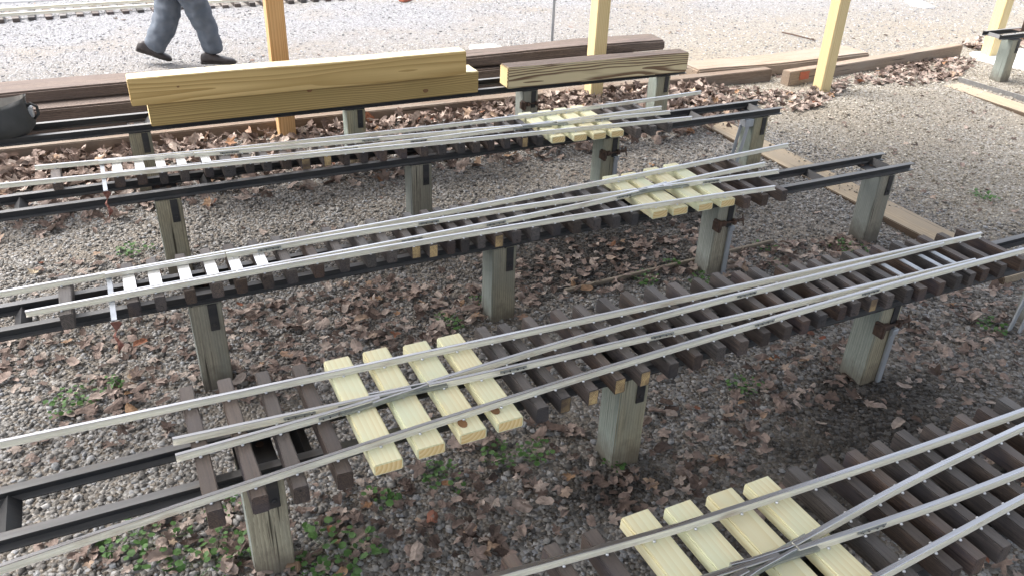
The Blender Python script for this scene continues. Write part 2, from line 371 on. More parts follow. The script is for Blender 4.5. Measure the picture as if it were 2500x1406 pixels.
# ------------------------------------------------------------------ ground
def gh(x, y):
    """gentle unevenness of the ground"""
    f = np.clip((13-np.abs(y-3))/8, 0, 1)*np.clip((14-np.abs(x-3))/8, 0, 1)
    return f*(.010*np.sin(x*2.1+y*1.3)+.008*np.sin(x*-1.2+y*3.1+1)+.006*np.sin(x*4.7+y*3.9+2)-.006)
def axis_pts(a, b, step, lo, hi):
    p = list(np.arange(a, b+1e-6, step)); q = step; x = a
    left = []
    while x > lo: q *= 1.35; x -= q; left.append(x)
    x = b; q = step; right = []
    while x < hi: q *= 1.35; x += q; right.append(x)
    return np.array(left[::-1]+p+right)
gx = axis_pts(-2.5, 9.5, .08, -90, 90); gy = axis_pts(-.5, 11, .08, -60, 140)
X, Y = np.meshgrid(gx, gy); Z = gh(X, Y)
nv = len(gx)
idx = np.arange(X.size).reshape(X.shape)
q = np.stack([idx[:-1, :-1], idx[:-1, 1:], idx[1:, 1:], idx[1:, :-1]], -1).reshape(-1, 4)
def np_mesh(name, V, Fc, mat, smooth=True):
    """fast mesh from numpy arrays with faces of one size"""
    me = bpy.data.meshes.new(name); k = Fc.shape[1]
    me.vertices.add(len(V)); me.vertices.foreach_set('co', V.astype(np.float32).ravel())
    me.loops.add(Fc.size); me.loops.foreach_set('vertex_index', Fc.astype(np.int32).ravel())
    me.polygons.add(len(Fc)); me.polygons.foreach_set('loop_start', np.arange(0, Fc.size, k, dtype=np.int32))
    me.polygons.foreach_set('use_smooth', np.full(len(Fc), smooth))
    me.materials.append(M[mat]); me.update(calc_edges=True); me.validate()
    return me
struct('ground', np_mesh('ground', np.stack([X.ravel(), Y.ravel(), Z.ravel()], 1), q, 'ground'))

# posts and other things the scatter has to keep clear of
KEEP = []
def ico(sub):
    bm = bmesh.new(); bmesh.ops.create_icosphere(bm, subdivisions=sub, radius=1)
    v = np.array([x.co[:] for x in bm.verts]); f = np.array([[x.index for x in t.verts] for t in bm.faces]); bm.free(); return v, f
def stones(name, n, box, size, sub, mat, accept=None, sink=.35, zoff=0.):
    v0, f0 = ico(sub)
    xs = RNG.uniform(box[0], box[1], n); ys = RNG.uniform(box[2], box[3], n)
    if accept is not None:
        k = accept(xs, ys); xs = xs[k]; ys = ys[k]; n = len(xs)
    s = np.clip(RNG.lognormal(math.log(size), .38, n), size*.4, size*2.3)/2
    var = []
    for _ in range(12):
        w = v0*(1+RNG.normal(0, .13, (len(v0), 1))); w = w*np.array([1., RNG.uniform(.65, .95), RNG.uniform(.45, .75)]); var.append(w)
    var = np.stack(var)
    vi = RNG.integers(0, 12, n); an = RNG.uniform(0, 2*np.pi, n); tx = RNG.normal(0, .35, n)
    V = var[vi]*s[:, None, None]
    c, sn = np.cos(tx)[:, None], np.sin(tx)[:, None]
    y1 = V[:, :, 1]*c-V[:, :, 2]*sn; z1 = V[:, :, 1]*sn+V[:, :, 2]*c
    c, sn = np.cos(an)[:, None], np.sin(an)[:, None]
    x2 = V[:, :, 0]*c-y1*sn; y2 = V[:, :, 0]*sn+y1*c
    V = np.stack([x2+xs[:, None], y2+ys[:, None], z1+(zoff+gh(xs, ys)+s*sink*RNG.uniform(-.3, 1.2, n))[:, None]], -1).reshape(-1, 3)
    Fc = (f0[None]+(np.arange(n)*len(v0))[:, None, None]).reshape(-1, 3)
    return tag(link(name, np_mesh(name, V, Fc, mat)), None, None, None, 'stuff')
def in_view(x, y, marg=.35, z=0.):
    d = np.stack([x, y, np.full_like(x, z-CAM_H)], -1)
    w = d@FWD; u = (d@RIGHT)/w*F+1250; v = (d@DOWN)/w*F+703
    return (w > .1) & (u > -350) & (u < 2850) & (v > -60) & (v < 1750)
def patchy(x, y, k=1.):
    return .5+.5*np.sin(x*1.7*k+1.3*np.sin(y*2.3*k))*np.sin(y*2.1*k+1.1*np.sin(x*1.9*k))
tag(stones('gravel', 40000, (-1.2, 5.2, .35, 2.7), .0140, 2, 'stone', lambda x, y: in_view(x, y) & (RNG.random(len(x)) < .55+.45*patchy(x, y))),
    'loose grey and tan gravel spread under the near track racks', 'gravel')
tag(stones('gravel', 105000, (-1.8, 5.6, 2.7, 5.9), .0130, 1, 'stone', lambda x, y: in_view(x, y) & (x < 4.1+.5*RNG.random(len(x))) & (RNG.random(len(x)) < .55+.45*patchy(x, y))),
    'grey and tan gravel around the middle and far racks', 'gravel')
tag(stones('gravel', 62000, (4.0, 9., 1.6, 5.9), .0130, 1, 'stone_tan', lambda x, y: in_view(x, y) & (x > 4.05+.4*RNG.random(len(x))) & (RNG.random(len(x)) < .35+.5*patchy(x, y)), .15),
    'tan gravel trodden into the open aisle right of the racks', 'gravel')
tag(stones('gravel', 70000, (-2.5, 13, 6.1, 12.5), .017, 1, 'stone_pale', lambda x, y: in_view(x, y) & (RNG.random(len(x)) < .25+.5*patchy(x, y, .6)), -.1),
    'pale crushed limestone chips covering the yard beyond the timbers', 'gravel')

tag(stones('gravel', 750, (3.97, 4.14, 2.2, 4.75), .010, 1, 'stone_tan', lambda x, y: RNG.random(len(x)) < np.clip((x-3.99)/.16, .05, 1)*patchy(x, y, 1.6), .2, .022),
    'loose tan gravel strewn over the sandy board', 'gravel')
# ---- fallen leaves
def leaf_shapes():
    out = []
    for kind in range(6):
        n = 24; th = np.linspace(0, 2*np.pi, n, endpoint=False)
        if kind < 4:     # lobed, maple-like
            lob = [0, 1.05, -1.05, 2.0, -2.0]; ln = [1.0, .9, .9, .55, .55]
            r = np.full(n, .50)
            for a, h in zip(lob, ln):
                d = np.abs((th-a+np.pi) % (2*np.pi)-np.pi); r = np.maximum(r, h*np.clip(1-d/.62, 0, 1)**.6+.12*(d < .6))
            r = r*(1+RNG.normal(0, .07, n)); r[n//2] = .16
        else:            # plain oval
            r = np.where(np.abs(np.cos(th)) > .0, .5+.45*np.abs(np.cos(th))**2, .5)*(1+RNG.normal(0, .05, n))
        outer = np.stack([r*np.cos(th), r*np.sin(th)], 1); inner = outer*.5
        xy = np.concatenate([[[0, 0]], inner, outer])
        x, y = xy[:, 0], xy[:, 1]
        z = RNG.uniform(-.1, .5)*y**2+RNG.uniform(-.35, .35)*x**2+RNG.uniform(0., .45)*np.abs(y)+RNG.normal(0, .05, len(x))*(x*x+y*y)**.5
        f = []
        for k in range(n):
            j = (k+1) % n
            f += [(0, 1+k, 1+j), (1+k, 1+n+k, 1+n+j), (1+k, 1+n+j, 1+j)]
        out.append((np.stack([x, y, z], 1), np.array(f)))
    return out
SHAPES = leaf_shapes()+leaf_shapes()
def leaves(name, pts, label):
    Vs = []; Fs = []; o = 0
    for (x, y, z, s, tilt) in pts:
        v, f = SHAPES[RNG.integers(len(SHAPES))]
        v = v*s; v = v.copy()
        if RNG.random() < .3: v[:, 2] *= -1
        a, b, c = RNG.normal(0, tilt), RNG.normal(0, tilt), RNG.uniform(0, 6.28)
        m = np.array(Matrix.Rotation(c, 3, 'Z') @ Matrix.Rotation(a, 3, 'X') @ Matrix.Rotation(b, 3, 'Y'))
        v = v@m.T
        zz = z+float(gh(np.float64(x), np.float64(y)))-v[:, 2].min()*.75
        Vs.append(v+[x, y, zz]); Fs.append(f+o); o += len(v)
    ob = link(name, np_mesh(name, np.concatenate(Vs), np.concatenate(Fs), 'leaf', False))
    return tag(ob, label, 'leaves', None, 'stuff')
def blob(u, v, rx, ry, n, z=0.):
    cx, cy, _ = at(u, v, 0)
    return [(random.gauss(cx, rx), random.gauss(cy, ry)) for _ in range(n)]
def scatter_poly(px, n):
    w = [at(*p)[:2] for p in px]; xs = [p[0] for p in w]; ys = [p[1] for p in w]; out = []
    while len(out) < n:
        x, y = random.uniform(min(xs), max(xs)), random.uniform(min(ys), max(ys)); c = False
        for i in range(len(w)):
            (x1, y1), (x2, y2) = w[i], w[i-1]
            if (y1 > y) != (y2 > y) and x < (x2-x1)*(y-y1)/(y2-y1)+x1: c = not c
        if c: out.append((x, y))
    return out
near = []; far = []
# heap between the far rack and the edging
for _ in range(2700):
    x = random.uniform(-1.6, 4.5); y = random.uniform(4.55, 5.62)
    if y < 4.85 and random.random() < (4.85-y)*2.6: continue
    if .55 < x < 1.15 and y > 5.25 and random.random() < .8: continue
    far.append((x, y, random.uniform(0, .055)*max(0, 1-abs(y-5.4)*1.1), random.uniform(.028, .055), .5))
for _ in range(750):
    x = random.uniform(-1.6, 4.6); far.append((x, random.uniform(5.38, 5.63), random.uniform(.0, .06), random.uniform(.026, .05), .6))
for x, y in scatter_poly([(1640, 205), (1960, 222), (2320, 130), (2390, 150), (2330, 200), (2240, 215), (2080, 205), (2010, 255), (1960, 275), (1800, 248), (1640, 260)], 950):
    far.append((x, y, random.uniform(0, .018), random.uniform(.02, .045), .35))
for x, y in scatter_poly([(2345, 110), (2415, 95), (2500, 100), (2500, 125), (2380, 125)], 120): far.append((x, y, random.uniform(0, .03), .05, .4))
for x, y in scatter_poly([(1690, 200), (1900, 160), (1980, 165), (1930, 185), (1700, 205)], 60): far.append((x, y, 0, random.uniform(.03, .045), .4))
for x, y in scatter_poly([(1260, 260), (1700, 210), (1800, 260), (1720, 300), (1400, 300)], 250): far.append((x, y, random.uniform(0, .02), random.uniform(.03, .05), .4))
for x, y in scatter_poly([(0, 345), (330, 350), (420, 430), (0, 470)], 480): far.append((x, y, random.uniform(0, .02), random.uniform(.035, .055), .4))
# litter between racks
def lit(px, n, zmax=.02, smin=.028, smax=.055, tilt=.3, dst=near):
    for x, y in scatter_poly(px, int(n*(.68 if dst is near else 1))): dst.append((x, y, random.uniform(0, zmax), random.triangular(smin*.6, smax*1.1, smin)*(.73 if dst is near else .85), tilt*.65))
lit([(560, 740), (860, 690), (1180, 690), (1180, 790), (1090, 830), (780, 900), (560, 960), (520, 900)], 620, .035)
lit([(0, 830), (560, 740), (520, 900), (300, 960), (0, 960)], 190)
lit([(90, 640), (480, 590), (500, 640), (250, 680), (80, 680)], 60)
lit([(1250, 640), (1700, 560), (1700, 690), (1400, 740), (1250, 770)], 330, .02)
lit([(1100, 640), (1300, 590), (1700, 530), (1800, 560), (1700, 600), (1250, 680)], 110, .01)
lit([(1790, 610), (2060, 570), (2150, 600), (2000, 640), (1760, 690)], 230, .03)
lit([(180, 920), (560, 900), (780, 840), (700, 1000), (420, 1010), (150, 1010)], 120)
lit([(0, 960), (400, 960), (420, 1060), (0, 1160)], 40)
lit([(880, 1150), (1250, 1030), (1440, 1020), (1450, 1150), (1150, 1300), (820, 1330), (740, 1240)], 190)
lit([(700, 1170), (1100, 1170), (1300, 1260), (1180, 1406), (700, 1406)], 150)
lit([(100, 1300), (600, 1220), (640, 1406), (100, 1406)], 130)
lit([(1560, 900), (2060, 830), (2100, 950), (1900, 1080), (1560, 1130)], 200, .015)
lit([(1820, 800), (2450, 690), (2500, 990), (1900, 1090)], 170)
lit([(2180, 760), (2500, 650), (2500, 900), (2200, 980)], 150)
lit([(1300, 1160), (1900, 1080), (1800, 1180), (1400, 1300), (1250, 1300)], 120)
lit([(0, 420), (1000, 430), (1000, 600), (400, 700), (0, 700)], 45, .0)
lit([(1300, 350), (1800, 320), (1700, 420), (1350, 480)], 25, .0, .025, .04)
lit([(1850, 260), (2500, 200), (2500, 560), (2200, 500)], 70, .0, .022, .04, dst=far)
lit([(0, 200), (700, 80), (1400, 60), (2400, 10), (2400, 100), (1500, 110)], 60, .0, .022, .04, dst=far)
lit([(0, 0), (640, -20), (640, 40), (0, 60)], 26, .0, .03, .05, dst=far)
lit([(2300, 1180), (2500, 1100), (2500, 1406), (2250, 1406)], 150, .03)
lit([(-300, 720), (2800, 420), (2800, 1406), (-300, 1500)], 260, .005)
lit([(-300, 420), (2700, 250), (2700, 560), (-300, 800)], 150, .005, .022, .045)
leaves('fallen_leaves', far, 'brown dry leaves heaped along the far timbers and rack'); leaves('fallen_leaves', near, 'scattered brown and tan leaves lying under the near racks')

# ---- weeds: one thing per clump
def weed_mesh(n, r, seed):
    g = random.Random(seed); b = MB(); b.v.append((0., 0., -.004))
    for _ in range(n):
        a = g.uniform(0, 6.28); d = r*math.sqrt(g.random()); s = g.uniform(.005, .0115); h = g.uniform(.004, .038)*(1-.5*d/r)
        p = Vector((d*math.cos(a), d*math.sin(a)*.8, h)); m = Matrix.Rotation(g.uniform(0, 6.28), 3, 'Z') @ Matrix.Rotation(g.gauss(0, .5), 3, 'X')
        vs = [p+m@Vector(q)*s for q in ((-1, 0, 0), (-.5, .8, .1), (.5, .85, .1), (1.1, 0, .25), (.5, -.85, .1), (-.5, -.8, .1))]
        b.add(vs, [(0, 1, 2, 3), (0, 3, 4, 5)], 0); k = len(b.v); b.v.append(tuple(vs[0]+Vector((0, .0012, 0)))); b.f.append((0, k-6, k)); b.m.append(0)
    return b.mesh('weed', 'weed')
WM = [weed_mesh(48, .095, 1), weed_mesh(34, .075, 2), weed_mesh(62, .12, 3), weed_mesh(20, .05, 4)]
WEEDS = [(330, 610, 0, 1., 'small green weed patch in the gravel left of the second rack left post'),
 (1095, 790, 0, .9, 'green weed clump at the left foot of the middle rack centre post'), (1170, 745, 3, 1., 'tiny weed sprig beside the middle rack centre post'),
 (180, 970, 2, 1., 'green weed patch among leaves just behind the near rack left stock rail'), (275, 935, 3, 1., 'tiny weed sprig among brown leaves at far left'),
 (1575, 685, 0, .9, 'bright weed clump in front of the grey wooden strip'), (1715, 690, 0, 1., 'bright weed clump at the foot of the clamped middle rack post'),
 (1640, 650, 3, 1., 'tiny weed tuft behind the grey wooden strip'), (1870, 605, 1, 1., 'pale weed clump among leaves right of the clamped middle rack post'),
 (2080, 605, 2, 1.1, 'broad green weed patch at the foot of the middle rack end post'),
 (815, 1345, 2, 1.35, 'large green weed patch right of the foremost left post'), (1080, 1165, 0, 1., 'weed clump below the pale new ties of the near rack'),
 (1235, 1110, 0, 1., 'weed clump left of the foremost centre post'), (1310, 1100, 1, 1., 'upright weed tuft close to the foremost centre post'),
 (360, 1330, 2, 1.2, 'weed patch at the bottom left between leaves'), (520, 1375, 2, 1.2, 'weed patch at the bottom edge left of the foremost left post'),
 (545, 1245, 1, .8, 'weed tuft under the first dark tie of the near rack'), (930, 1220, 3, 1.3, 'small weed sprig amid orange leaves in the foreground'),
 (1820, 945, 0, .9, 'weed clump among leaves behind the front right switch'), (1500, 1132, 3, .9, 'tiny weed at the foot of the foremost centre post'),
 (2400, 480, 1, 1.2, 'faint green weed patch in the open gravel at right'), (2420, 800, 1, 1.1, 'faint weed patch right of the clamped near rack post'),
 (760, 1390, 1, 1., 'weed tuft touching the bottom edge beside the foremost left post'), (1900, 650, 1, .8, 'weed tuft just behind the near rack rails')]
for u, v, k, s, lab in WEEDS:
    x, y, _ = at(u, v); o = link('weed_clump', WM[k], None, (x, y, float(gh(np.float64(x), np.float64(y)))+.004), random.uniform(0, 6)); o.scale = (s, s, s)
    tag(o, lab, 'weed', 'green weed clumps in the gravel')

# ------------------------------------------------------------------ timbers, edging, planks
def timber(name, label, cat, x0, x1, y0, y1, z0, h, mat, rz=0., bevel=.008, ra=.005, group=None, ends=None, top=None):
    me = timber_mesh(x1-x0, y1-y0, h, mat, bevel, ra, ends=ends, top=top)
    return tag(link(name, me, None, ((x0+x1)/2, (y0+y1)/2, z0), rz), label, cat, group)
G1 = 'railway sleepers lying along the edge of the yard'
timber('railroad_tie', 'long brown railroad tie at the bottom of the stack behind the far rack', 'timber', -2.4, 4.2, 6.03, 6.36, -.03, .23, 'rail_tie', 0, .012, .008, G1)
timber('railroad_tie', 'brown railroad tie on the left of the stack, partly behind the yellow timbers', 'timber', -2.3, 1.3, 6.17, 6.42, .205, .09, 'rail_tie', -.012, .012, .008, G1)
timber('railroad_tie', 'dark reddish railroad tie on top of the stack behind the second yellow roof post', 'timber', 1.75, 4.5, 6.08, 6.32, .205, .09, 'rail_tie', 0, .014, .008, G1)
timber('railroad_tie', 'pale brown railroad tie lying right of the stack, behind the third roof post', 'timber', 4.62, 6.62, 5.70, 6.02, -.02, .12, 'tan_timber', -.01, .014, .008, G1)
timber('edging_timber', 'long low edging timber half buried in leaves behind the far rack', 'timber', -2.4, 5.34, 5.64, 5.74, -.03, .115, 'edge', -.012, .006, .004, 'edging timbers holding the gravel')
e2 = timber('edging_timber', 'short edging timber with a red paint mark beside the third roof post', 'timber', 5.37, 7.85, 5.52, 5.62, -.03, .13, 'tan_timber', .09, .006, .004, 'edging timbers holding the gravel')
b = MB(); b.box(-1.12, -1.0, -.0545, -.0505, .05, .12); link('paint_mark', b.mesh('paint', 'red_paint'), e2)
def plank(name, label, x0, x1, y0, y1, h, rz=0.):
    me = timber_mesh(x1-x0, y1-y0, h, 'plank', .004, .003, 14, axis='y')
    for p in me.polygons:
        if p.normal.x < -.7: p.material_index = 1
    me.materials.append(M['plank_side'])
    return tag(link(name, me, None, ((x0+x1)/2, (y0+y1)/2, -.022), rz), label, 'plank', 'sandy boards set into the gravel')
plank('ground_plank', 'long sandy board set in the gravel across the ends of the racks', 3.93, 4.15, 2.2, 4.75, .042)
plank('ground_plank', 'sandy board set in the gravel at the far right', 6.65, 6.87, 3.0, 4.85, .04)
b = MB(); b.sweep([(0, .95, 0), (0, -.95, 0)], [(-.03, 0), (.03, 0), (.03, .012), (-.02, .012), (-.02, .05), (-.03, .05)])
tag(link('steel_angle', b.mesh('angle', 'steel_top'), None, (7.02, 3.98, 0), .06), 'rusty steel angle lying on the gravel beside the far right board', 'steel bar')
b = MB(); b.box(-.66, .66, -.009, .009, 0, .018)
tag(link('wood_strip', b.mesh('strip', 'stick', .002), None, (2.43, 2.965, .012), .033), 'thin grey wooden strip lying on leaves behind the near rack', 'wood strip')
tw = [at(u, v, .012) for u, v in ((1909, 80), (1935, 85), (1962, 92), (1988, 99))]
b = MB(); b.tube(tw, [.007, .009, .008, .005], 6); tag(link('twig', b.mesh('twig', 'rust', smooth=True)), 'dark bent twig on the pale gravel left of the third roof post', 'twig')

# slabs and small far things
def slab(name, label, cat, px, z, h, mat):
    w = [at(u, v, z) for u, v in px]; b = MB(); n = len(w)
    b.add([(p[0], p[1], z-h) for p in w]+[(p[0], p[1], z) for p in w], [tuple(range(n-1, -1, -1)), tuple(range(n, 2*n))]+[(i, (i+1) % n, n+(i+1) % n, n+i) for i in range(n)])
    return tag(link(name, b.mesh(name, mat, .006)), label, cat)
slab('utility_lid', 'pale green square utility cover lying on the gravel behind the railroad ties', 'cover', [(1145, 110), (1182, 124), (1240, 119), (1203, 107)], .05, .06, 'lid')
slab('concrete_footing', 'white concrete patch around the fourth roof post', 'concrete', [(2368, 128), (2388, 142), (2440, 158), (2520, 172), (2560, 150), (2500, 118), (2430, 122)], .012, .05, 'concrete')
slab('concrete_patch', 'pale flush concrete patch in the gravel at the top right', 'concrete', [(2208, 0), (2225, 12), (2262, 18), (2284, 17), (2262, 8), (2236, -6)], .014, .05, 'concrete')
b = MB(); b.add([(-14, 10.62, -.05), (2.4, 10.75, -.05), (2.9, 17, -.05), (-14, 17, -.05), (-14, 10.62, .015), (2.4, 10.75, .015), (2.9, 17, .015), (-14, 17, .015)],
                [(3, 2, 1, 0), (4, 5, 6, 7), (0, 1, 5, 4), (1, 2, 6, 5), (2, 3, 7, 6), (3, 0, 4, 7)])
struct('pavement', b.mesh('pavement', 'concrete', .004))  # pale concrete colour also stands in for sunlight on the far ground
px_, py_, _ = at(1347, 112)
b = MB(); b.tube([(0, 0, -.1), (0, 0, 2.4)], .0135, 12)
tag(link('metal_pole', b.mesh('pole', 'galv', smooth=True), None, (px_, py_, 0)), 'thin grey metal pole standing behind the railroad ties', 'pole')
px_, py_, _ = at(992, 4)
b = MB(); b.box(-.09, .03, -.05, .05, 0, .045); b.box(.035, .10, -.03, .06, 0, .03)
o = link('brick_piece', b.mesh('brick', 'red_paint', .012), None, (px_, py_, 0), .5); tag(o, 'broken red brick piece on the far gravel at the top', 'brick')

# far railway track
tr = thing('railway_track', 'miniature railway track on dark ties across the far yard', 'track', (0, 9.93, -.018), .052)
RAIL = [(-.0115, 0), (.0115, 0), (.0115, .003), (.0025, .0045), (.002, .0155), (.0074, .0178), (.0074, .023), (.0062, .024), (-.0062, .024), (-.0074, .023), (-.0074, .0178), (-.002, .0155), (-.0025, .0045), (-.0115, .003)]
RS = lambda p: [(q[0]*.86, q[1]*.82) for q in p]
for dy in (0, .27):
    b = MB(); b.sweep([(x, dy, .045) for x in np.linspace(-6, 6, 9)], [(q[0]*1.5, q[1]*1.3) for q in RAIL]); link('rail', b.mesh('rail', 'alu'), tr)
b = MB(); b.box(-.032, .032, -.12, .40, -.02, .045); tm = b.mesh('tie', 'old_tie', .004)
for k in range(-18, 44): link('tie', tm, tr, (k*.146+random.uniform(-.01, .01), random.uniform(-.02, .02), 0), random.uniform(-.04, .04))

# ------------------------------------------------------------------ shelter posts and roof
def roof_post(x, y, mat, lab, rz=0., w=.11):
    t = timber_mesh(w, w, 3.45, mat, .004, .0015, 2, -.05)
    o = link('roof_post', t, None, (x, y, 0), rz)
    return tag(o, lab, 'post', 'squared wooden posts holding the shelter roof')
PG = [(1.035, 5.575, 'orange_post', 'orange wooden roof post rising behind the two stacked yellow timbers'),
      (3.46, 5.545, 'roof_post', 'yellow wooden roof post behind the flaking brown timber'),
      (5.57, 5.21, 'roof_post', 'yellow knotty roof post standing in leaves before the edging timbers'),
      (8.13, 5.53, 'roof_post', 'yellow roof post on white concrete at the top right corner')]
for x, y, m_, lab in PG: roof_post(x, y, m_, lab)
b = MB(); b.box(-2.3, 4.6, -1.9, 5.95, 3.62, 3.68); b.box(-3.2, 8.6, 5.50, 5.60, 3.40, 3.617); struct('shelter_roof', b.mesh('roof', 'roof'))  # unseen roof and beam; roof edges are sized for the shade below

# ------------------------------------------------------------------ racks
def channel(x0, x1, yb, z0=.380, h=.040, fl=.028):
    """steel channel, open side towards -y, back at yb"""
    b = MB(); t = .004
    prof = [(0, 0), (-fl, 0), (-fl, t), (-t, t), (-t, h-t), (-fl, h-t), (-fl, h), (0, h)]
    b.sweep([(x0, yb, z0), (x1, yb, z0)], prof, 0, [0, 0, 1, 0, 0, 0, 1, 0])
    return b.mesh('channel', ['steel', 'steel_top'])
POSTM = [timber_mesh(.113, .115, .425, 'post', .005, .002, 3, -.05) for _ in range(5)]
def upright_post_mesh(k):
    # posts grow along z: build once per variant with fine jitter
    b = MB(); n = 4; w = .0565; d = .0575
    vs = []; fs = []; g = random.Random(k)
    for i in range(n+1):
        z = -.05+.425*i/n
        for sx, sy in ((-1, -1), (1, -1), (1, 1), (-1, 1)): vs.append((sx*w+g.uniform(-.002, .002), sy*d+g.uniform(-.002, .002), z))
    for i in range(n):
        for c in range(4): fs.append((i*4+c, i*4+(c+1) % 4, i*4+4+(c+1) % 4, i*4+4+c))
    fs += [(3, 2, 1, 0), tuple(n*4+c for c in range(4))]
    b.add(vs, fs); me = b.mesh('post', ['post', 'post_green'], .004, seg=2)
    for p in me.polygons:
        if p.normal.x < -.8: p.material_index = 1
    return me
POSTM = [upright_post_mesh(k) for k in range(6)]
def clamp_mesh():
    b = MB()
    b.tube([(-.085, 0, 0), (.105, 0, .004)], .0075, 8)
    b.box(-.105, -.06, -.024, .016, -.030, .026); b.box(-.088, -.07, -.03, .03, -.042, .03)
    b.box(-.05, -.02, -.014, .012, -.014, .016); b.box(.035, .055, -.016, .012, -.016, .018)
    b.tube([(.07, 0, .003), (.115, 0, .005)], .011, 8); b.tube([(.105, -.02, -.03), (.108, .006, .034)], .005, 6)
    return b.mesh('clamp', 'rust', .003)
CLAMP = clamp_mesh()
b = MB(); b.box(-.0165, .0165, -.005, 0, .262, .377); b.tube([(0, -.004, .29), (0, -.010, .29)], .008, 6); STRAP = b.mesh('strap', 'steel', .0015)
b = MB(); b.box(-.055, .055, -.055, .14, .3755, .3795); b.tube([(.02, .08, .379), (.02, .08, .384)], .012, 8, 1); b.tube([(-.03, .1, .379), (-.03, .1, .384)], .012, 8, 1); CAP = b.mesh('cap_plate', ['steel', 'rust'])
b = MB(); b.box(-.013, .013, -.012, 0, 0, .25); b.box(-.016, .016, -.018, -.001, .24, .265); CHAN = b.mesh('leg_strip', 'galv', .002)
def bars():
    b = MB()
    b.box(-.035, .03, -.03, .03, .325, .372)
    for dx, dy in ((0, -.012), (-.03, .018)):
        b.add([(dx-.012-.05, dy-.005, 0), (dx+.012-.05, dy-.005, 0), (dx+.012-.05, dy+.005, 0), (dx-.012-.05, dy+.005, 0),
               (dx-.010, dy-.005, .33), (dx+.014, dy-.005, .33), (dx+.014, dy+.005, .33), (dx-.010, dy+.005, .33)],
              [(3, 2, 1, 0), (4, 5, 6, 7), (0, 1, 5, 4), (1, 2, 6, 5), (2, 3, 7, 6), (3, 0, 4, 7)])
    return b.mesh('leg_bars', 'galv', .002)
BARS = bars()
b = MB(); b.sweep([(0, 0, 0), (0, 1, 0)], [(-.028, -.03), (-.024, -.03), (0, -.004), (.024, -.03), (.028, -.03), (0, .0005)], 0); XBAR = b.mesh('crossbar', 'steel')
def rack(label, x0, x1, yf, yr, posts, ypost, clampi, barsi, cross, clamp_label=None, striplist=()):
    r = thing('track_rack', label, 'rack', ((x0+x1)/2, yf, 0), 0, 'steel track racks on squared wooden posts')
    ox, oy = (x0+x1)/2, yf
    link('steel_channel', channel(x0-ox, x1+.035-ox, 0), r); link('steel_channel', channel(x0-ox, x1-ox, yr-oy), r)
    for xc in cross:
        c = link('crossbar', XBAR, r, (xc-ox, .004, .413)); c.scale = (1, (yr-.036-oy), 1)
    for i, px in enumerate(posts):
        p = link('wooden_post', POSTM[random.randrange(6)], r, (px-ox, ypost+.0575-oy, 0)); p.scale = (1, 1, 1)
        link('strap', STRAP, p, (.022, -.0595, -.002)); link('cap_plate', CAP, p, (0, 0, 0))
        if i in striplist: link('steel_strip', CHAN, p, (.036, -.0595, 0))
        if i in barsi: link('leg_bars', BARS, p, (-.09, -.03, 0))
        if i == clampi:
            c = link('pipe_clamp', CLAMP, None, (px+.004, ypost-.017, .292)); c.scale = (.82, .82, .82); tag(c, clamp_label, 'clamp', 'rusty clamps gripping rack posts')
    return r
rack('far black steel rack carrying the big timbers and the bag', -1.15, 3.77, 4.868, 5.07, [.10, 1.33, 2.53, 3.61], 4.84, 2, [], [-.5, .17, 1.4, 2.6, 3.7],
     'rusty clamp on the far rack post beside the second roof post')
rack('second black steel rack from the back, holding the farthest switch', -1.15, 3.80, 3.885, 4.062, [.143, 1.392, 2.56, 3.668], 3.855, 2, [3], [-.46, .33, 1.5, 3.24, 3.70],
     'rusty clamp on the post under the farthest pale ties', [2])
rack('middle black steel rack, its right end bare above the sandy board', -1.15, 3.815, 2.862, 3.031, [.165, 1.395, 2.59, 3.665], 2.835, 2, [], [-.43, .3, 1.5, 3.24, 3.71],
     'rusty clamp on the middle rack post below its pale ties', [2])
rack('near black steel rack with dusty tops, left of the foreground', -1.15, 4.9, 1.838, 2.014, [.175, 1.408, 2.60, 3.70], 1.828, 2, [3], [-.44, .3, 1.5, 3.3],
     'rusty clamp on the near rack post at the right', [2])
rack('foremost black steel rack under the nearest switch at lower right', .2, 4.9, .845, 1.01, [1.36, 2.55], .835, 5, [], [.8, 1.9])
fr = rack('rack end on a grey post at the top right edge', 7.22, 9.6, 4.86, 5.03, [7.40, 8.6], 4.80, 5, [], [7.26])
b = MB(); b.box(.32, .42, .03, .036, .42, .57); b.box(.32, .42, .0366, .12, .42, .424); u_ = link('upright_bracket', b.mesh('bracket', 'rust', .001), fr, (-1.19, 0, 0))
b = MB(); b.box(.335, .395, .0275, .0295, .50, .53); link('paper_tag', b.mesh('tag', 'paper'), u_)

# ------------------------------------------------------------------ switches (turnouts)
ZT, ZB = .478, .4215
def tie_mesh(w, h, mat, end=None, seed=0, bev=.003, jit=1.):
    g = random.Random(seed); b = MB(); vs = []; fs = []; n = 6
    for i in range(n+1):
        y = -.5+i/n
        for sx, sz in ((-1, -1), (1, -1), (1, 1), (-1, 1)):
            vs.append((sx*w/2+g.uniform(-1, 1)*.0016*jit, y, (0 if sz > 0 else -h)+g.uniform(-1, 1)*.0008*jit))
    for i in range(n):
        for c in range(4): fs.append((i*4+c, i*4+(c+1) % 4, i*4+4+(c+1) % 4, i*4+4+c))
    b.add(vs, fs, 0)
    b.f += [(3, 2, 1, 0), tuple(n*4+c for c in range(4))]; b.m += [1 if end else 0]*2
    return b.mesh('tie', [mat]+([end] if end else []), bev, seg=2)
DARK = [tie_mesh(.038, .056, 'old_tie', None, k) for k in range(5)]
RAW = [tie_mesh(.038, .056, 'old_tie', 'raw_end', 10+k) for k in range(2)]
PALE = [tie_mesh(.082, .037, 'new_pine', 'pine_end', 20+k, .0035, .2) for k in range(3)]
